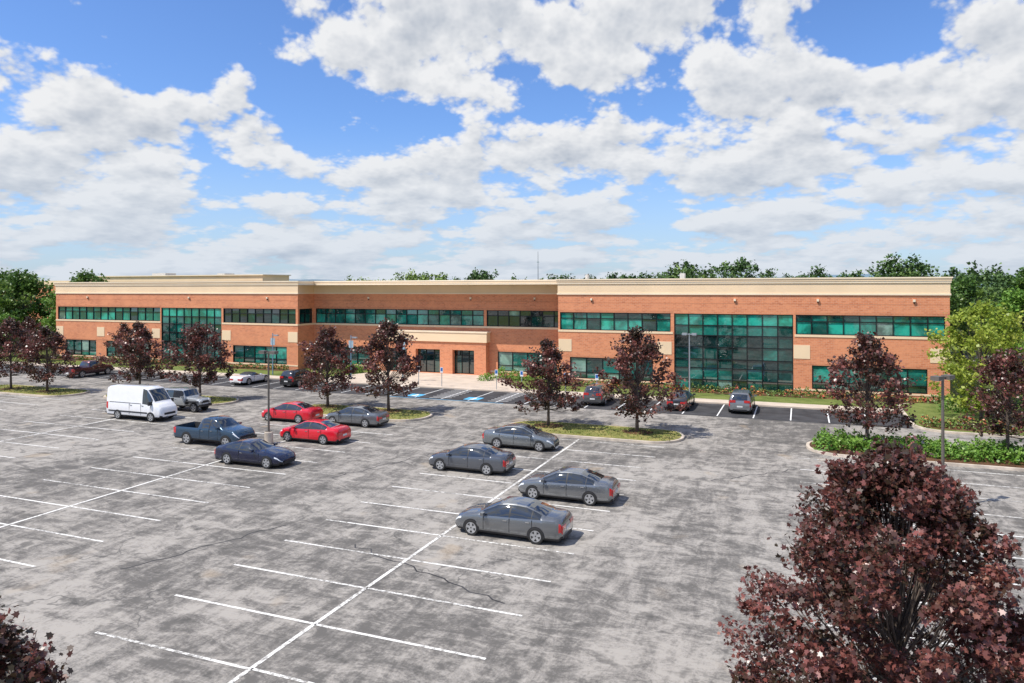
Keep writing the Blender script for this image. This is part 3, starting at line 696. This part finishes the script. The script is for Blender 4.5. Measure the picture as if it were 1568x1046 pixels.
    for t in seams:
        X = (t-.5)*L; z1 = min(I('belt', t)-.03, 1.3)
        for s_ in (-1, 1): d.box(X-.009, X+.009, *sorted((s_*(W*.97), s_*(W*I('w', t)+.003))), zb+.16, z1, PLAS)
        if t < .69:
            for s_ in (-1, 1): d.box(X+.10, X+.27, *sorted((s_*W*.97, s_*(W*I('w', t)+.018))), z1-.12, z1-.09, BRIGHT if kind != 'van' else PLAS)
    if kind == 'van':
        for s_ in (-1, 1):
            d.box(-F*.9, F*.55, *sorted((s_*W*.97, s_*(W+.012))), .62, .72, PLAS)
            d.box(-F*.88, F*.30, *sorted((s_*W*.90, s_*(W*.972))), 1.34, 1.37, PLAS)
    tmr = sp['sg'][1]-.015
    for s_ in (-1, 1):
        X = (tmr-.5)*L; zz = I('belt', tmr)
        d.box(X-.08, X+.06, *sorted((s_*(W*.97), s_*(W+.19))), zz+.02, zz+.15+(.15 if kind == 'van' else 0), paint if kind != 'van' else PLAS)
    if kind == 'jeep':
        for s_ in (-1, 1):
            for tx in (sp['wf'], sp['wr']):
                X = (tx-.5)*L; d.box(X-.52, X+.52, *sorted((s_*W*.70, s_*(W+.14))), .90, .97, PLAS); d.box(X-.58, X-.50, *sorted((s_*W*.70, s_*(W+.14))), .70, .95, PLAS)
            d.tube([(F-.02, s_*.42, .98), (F+.03, s_*.42, .98)], [.1, .1], HEAD, 12)
        d.tube([(-F-.02, 0, 1.05), (-F-.24, 0, 1.05)], [.40, .38], TYRE, 20)
    for tx in (sp['wf'], sp['wr']):
        X = (tx-.5)*L; ra = r*1.13; ww = W*I('w', tx)
        for s_ in (-1, 1):
            pts = []
            for k in range(17):
                a = math.radians(-12+204*k/16); pts.append((X+ra*math.cos(a), max(zb+.005, r+ra*math.sin(a))))
            d.quad([(px, s_*(ww+.006), pz) for px, pz in pts], PLAS)
            for k in range(16): d.quad([(pts[k][0], s_*(ww+.006), pts[k][1]), (pts[k+1][0], s_*(ww+.006), pts[k+1][1]), (pts[k+1][0], s_*ww*.9, pts[k+1][1]), (pts[k][0], s_*ww*.9, pts[k][1])], PLAS)
    d.obj('trim_and_lamps', e)
    for tx in (sp['wf'], sp['wr']):
        for s_ in (-1, 1):
            add_obj('wheel', wheel_mesh(r), e, ((tx-.5)*L, s_*(W*I('w', tx)-.11+.022), r), 0 if s_ > 0 else math.pi)
    return e
PI = math.pi
car('parked_sedan', 'sedan', -11.35, 28.55, PI, (.20, .21, .22), .7)
car('parked_sedan', 'sedan', -10.7, 34.3, PI, (.23, .24, .25), .7)
car('parked_sedan', 'sedan', -17.5, 37.6, PI, (.12, .13, .15), .6)
car('parked_sedan', 'sedan', -16.9, 44.0, 0, (.26, .28, .29), .7)
car('parked_sports_sedan', 'coupe', -30.1, 34.4, 0, (.006, .010, .04), .3)
car('parked_pickup_truck', 'pickup', -36.4, 37.7, 0, (.022, .058, .105), .4)
car('parked_red_sedan', 'sedan', -30.7, 40.8, PI, (.72, .008, .025), .15)
car('parked_red_sedan', 'sedan', -37.0, 46.3, PI, (.66, .008, .025), .15)
car('parked_sedan', 'sedan', -31.3, 46.7, PI, (.19, .20, .21), .6)
car('parked_white_van', 'van', -48.7, 42.8, 0, (.82, .82, .82), 0)
car('parked_jeep', 'jeep', -48.4, 46.9, 0, (.42, .44, .44), .3)
car('parked_convertible', 'convertible', -55.5, 62.6, PI/2, (.8, .8, .8), 0)
car('parked_suv', 'suv', -49.5, 63.4, PI/2, (.015, .016, .02))
car('parked_pickup_truck', 'pickup', -78.0, 61.0, PI/2, (.06, .012, .02))
car('parked_suv', 'suv', -16.8, 63.3, PI/2, (.10, .105, .11))
car('parked_sedan', 'sedan', -9.6, 63.4, PI/2, (.05, .05, .055))
car('parked_suv', 'suv', -4.6, 63.6, PI/2, (.24, .25, .26))
car('parked_suv', 'suv', 33, 108, 0, (.7, .7, .7), 0); car('parked_sedan', 'sedan', 28, 100, 0, (.6, .6, .6), 0); car('parked_suv', 'suv', 40, 112, 0, (.1, .12, .2), 0)

# ------------------------------------------------------------------ street furniture
POLE = simple('bronze_pole', (.15, .13, .11), .5, .3); GALV = simple('grey_pole', (.35, .38, .40), .5, .4)
def lamp(x, y, h, mat=POLE, base=True, rot=0.0):
    e = empty('parking_lot_lamp', (x, y, 0), rot); m = MB()
    if base: m.tube([(0, 0, -.02), (0, 0, .75), (0, 0, .8)], [.28, .28, .24], MAT['kerb'], 16)
    m.tube([(0, 0, .0), (0, 0, h)], [.075, .06], mat, 8)
    m.box(-.16, .16, -.16, .16, .78 if base else 0, .84 if base else .05, mat)
    for s_ in (-1, 1):
        m.box(*sorted((s_*.04, s_*.22)), -.04, .04, h-.12, h-.04, mat)
        m.box(*sorted((s_*.22, s_*.66)), -.2, .2, h-.16, h+.03, mat)
        m.box(*sorted((s_*.27, s_*.61)), -.15, .15, h-.18, h-.158, HEAD)
    m.obj('pole_and_heads', e)
lamp(-33.0, 38.95, 6.15); lamp(6.15, 38.9, 6.2, rot=.9)
lamp(-9.6, 68.6, 6.0, GALV, False)
BP = simple('blue_grey_pole', (.18, .30, .40), .5, .3); BC = simple('banner_cloth', (.35, .45, .5), .8)
for (x, y) in ((-46.6, 68.5), (-57.5, 68.6), (-40.0, 68.5)):
    e = empty('walkway_lamp', (x, y, 0)); m = MB(); m.tube([(0, 0, 0), (0, 0, 5.0)], [.07, .05], BP, 8)
    m.box(-.05, .75, -.05, .05, 4.75, 4.83, GALV); m.box(.25, .8, -.14, .14, 4.68, 4.8, GALV); m.box(-.3, .3, -.02, .02, 3.6, 4.4, BC); m.obj('pole_and_head', e)
SB = simple('sign_blue', (.03, .15, .45), .4); SW = simple('sign_white', (.8, .8, .8), .4)
for x in (-37.0, -34.3, -28.2, -25.5, -21, -17.9):
    e = empty('accessible_parking_sign', (x, 66.6, .1)); m = MB(); m.box(-.03, .03, -.02, .02, 0, 2.0, GALV)
    m.box(-.16, .16, -.045, -.022, 1.45, 2.0, SW); m.box(-.12, .12, -.052, -.046, 1.62, 1.95, SB); m.obj('post_and_plate', e)

# ------------------------------------------------------------------ world and sun
w = bpy.data.worlds.new('World'); scene.world = w; w.use_nodes = True
try: w.cycles.sampling_method = 'NONE'
except Exception: pass
t = NT(w.node_tree); n = w.node_tree.nodes; l = w.node_tree.links
for nd in list(n): n.remove(nd)
out = n.new('ShaderNodeOutputWorld')
sky = n.new('ShaderNodeTexSky'); sky.sky_type = 'NISHITA'; sky.sun_disc = False
sky.sun_elevation = SUN_EL; sky.sun_rotation = SUN_AZ; sky.air_density = 1.0; sky.dust_density = 0.6; sky.ozone_density = 2.0
bg = n.new('ShaderNodeBackground'); bg.inputs[1].default_value = 0.15
l.new(t.mix(1.0, sky.outputs[0], (0.66, 0.86, 1.20), 'MULTIPLY'), bg.inputs[0])
D = n.new('ShaderNodeTexCoord').outputs['Generated']
sx = n.new('ShaderNodeSeparateXYZ'); l.new(D, sx.inputs[0])
az = t.m('MULTIPLY', t.m('ARCTAN2', sx.outputs[0], sx.outputs[1]), 57.2958)
el = t.m('MULTIPLY', t.m('ARCSINE', sx.outputs[2]), 57.2958)
AE = n.new('ShaderNodeCombineXYZ'); l.new(az, AE.inputs[0]); l.new(el, AE.inputs[1])
C0 = -21.7
blobs = [(-8.5, 19.0, 8.8, 4.4, .28), (10.5, 19.6, 10, 3.4, .22), (18.3, 14.2, 6, 2.5, .2), (28.4, 13.4, 5.0, 2.2, .2), (35, 15.8, 3.2, 2.6, .2), (-26.5, 11.6, 5.2, 2.6, .24), (-33.5, 13.4, 3.0, 1.8, .14),
         (-6.0, 8.0, 6.5, 1.9, .18), (4.2, 10.4, 5.5, 1.9, .2), (24.5, 9.0, 12, 2.4, .22), (-31, 8, 8, 2.4, .19), (-18.6, 10.6, 3.6, 1.6, .16),
         (-25, 17.4, 8.5, 3.2, -.26), (27, 18.8, 6, 2.4, -.22), (-9, 12.8, 6.5, 1.4, -.22), (9, 14.6, 5, 1.2, -.12), (-16, 14.2, 3.5, 2.4, -.14)]
bias = None
for (ba, be, rx, ry, amp) in blobs:
    q = t.vm('MULTIPLY_ADD', AE.outputs[0], (1/rx, 1/ry, 0), (-(ba+C0)/rx, -be/ry, 0))
    g_ = t.m('POWER', 2.71828, t.m('MULTIPLY', t.vm('DOT_PRODUCT', q, q), -1))
    bias = t.m('MULTIPLY_ADD', g_, amp*.75, bias if bias is not None else 0.0)
bias = t.m('ADD', bias, t.mr(el, 3.0, 10.0, .095, -.01))
def dens(da, de, detail):
    e_ = t.m('ADD', el, de+6.0)
    cb = n.new('ShaderNodeCombineXYZ')
    l.new(t.m('MULTIPLY', t.m('ADD', az, da), 0.175), cb.inputs[0])
    l.new(t.m('MULTIPLY', t.m('LOGARITHM', t.m('MAXIMUM', e_, 3), 2.71828), 5.3), cb.inputs[1])
    cb.inputs[2].default_value = 3.7
    v = t.noise(cb.outputs[0], 1.0, detail, 0.54, 0.0)
    vo = n.new('ShaderNodeTexVoronoi'); l.new(cb.outputs[0], vo.inputs['Vector']); vo.inputs['Scale'].default_value = 2.0
    vo.inputs['Detail'].default_value = 2.0; vo.inputs['Roughness'].default_value = .6; vo.inputs['Lacunarity'].default_value = 2.5; vo.normalize = True
    return t.m('ADD', v, t.m('MULTIPLY', t.m('SUBTRACT', 0.36, vo.outputs['Distance']), 0.46))
n0 = dens(0, 0, 6); n1 = dens(-.4, .85, 4)
d0 = t.m('ADD', n0, bias)
mask = t.mr(d0, 0.495, 0.61)
lit = t.m('MULTIPLY', t.m('SUBTRACT', n0, n1), 2.8)
core = t.mr(d0, 0.58, 0.90)
sh = t.m('ADD', t.m('SUBTRACT', 0.82, t.m('MULTIPLY', core, .42)), lit, clamp=True)
cc = t.mix(sh, (0.43, 0.49, 0.59), (0.93, 0.94, 0.96))
bg2 = n.new('ShaderNodeBackground'); l.new(cc, bg2.inputs[0]); bg2.inputs[1].default_value = 0.93
hz = t.m('MULTIPLY', t.mr(el, 0, 13, 1, 0), .5)
bg3 = n.new('ShaderNodeBackground'); bg3.inputs[0].default_value = (0.58, 0.69, 0.83, 1); bg3.inputs[1].default_value = .95
m1 = n.new('ShaderNodeMixShader'); l.new(mask, m1.inputs[0]); l.new(bg.outputs[0], m1.inputs[1]); l.new(bg2.outputs[0], m1.inputs[2])
m2 = n.new('ShaderNodeMixShader'); l.new(hz, m2.inputs[0]); l.new(m1.outputs[0], m2.inputs[1]); l.new(bg3.outputs[0], m2.inputs[2])
l.new(m2.outputs[0], out.inputs['Surface'])

sd = bpy.data.lights.new('sun', 'SUN'); sd.energy = 5.0; sd.angle = math.radians(.53); sd.color = (1, .945, .865)
so = bpy.data.objects.new('sun', sd); scene.collection.objects.link(so)
sv = Vector((SUN_H.x*math.cos(SUN_EL), SUN_H.y*math.cos(SUN_EL), math.sin(SUN_EL)))
so.rotation_euler = sv.to_track_quat('Z', 'Y').to_euler(); so.location = (0, 0, 60)

# ------------------------------------------------------------------ camera
cd = bpy.data.cameras.new('camera'); co = bpy.data.objects.new('camera', cd); scene.collection.objects.link(co)
cd.sensor_width = 36; cd.lens = 25.5; cd.shift_y = -0.0548; cd.clip_start = .3; cd.clip_end = 9000
co.matrix_world = Matrix.Translation((0, 0, 10.5)) @ Matrix.Rotation(math.radians(21.7), 4, 'Z') @ Matrix.Rotation(math.radians(90), 4, 'X') @ Matrix.Rotation(math.radians(-.17), 4, 'Z')
scene.camera = co
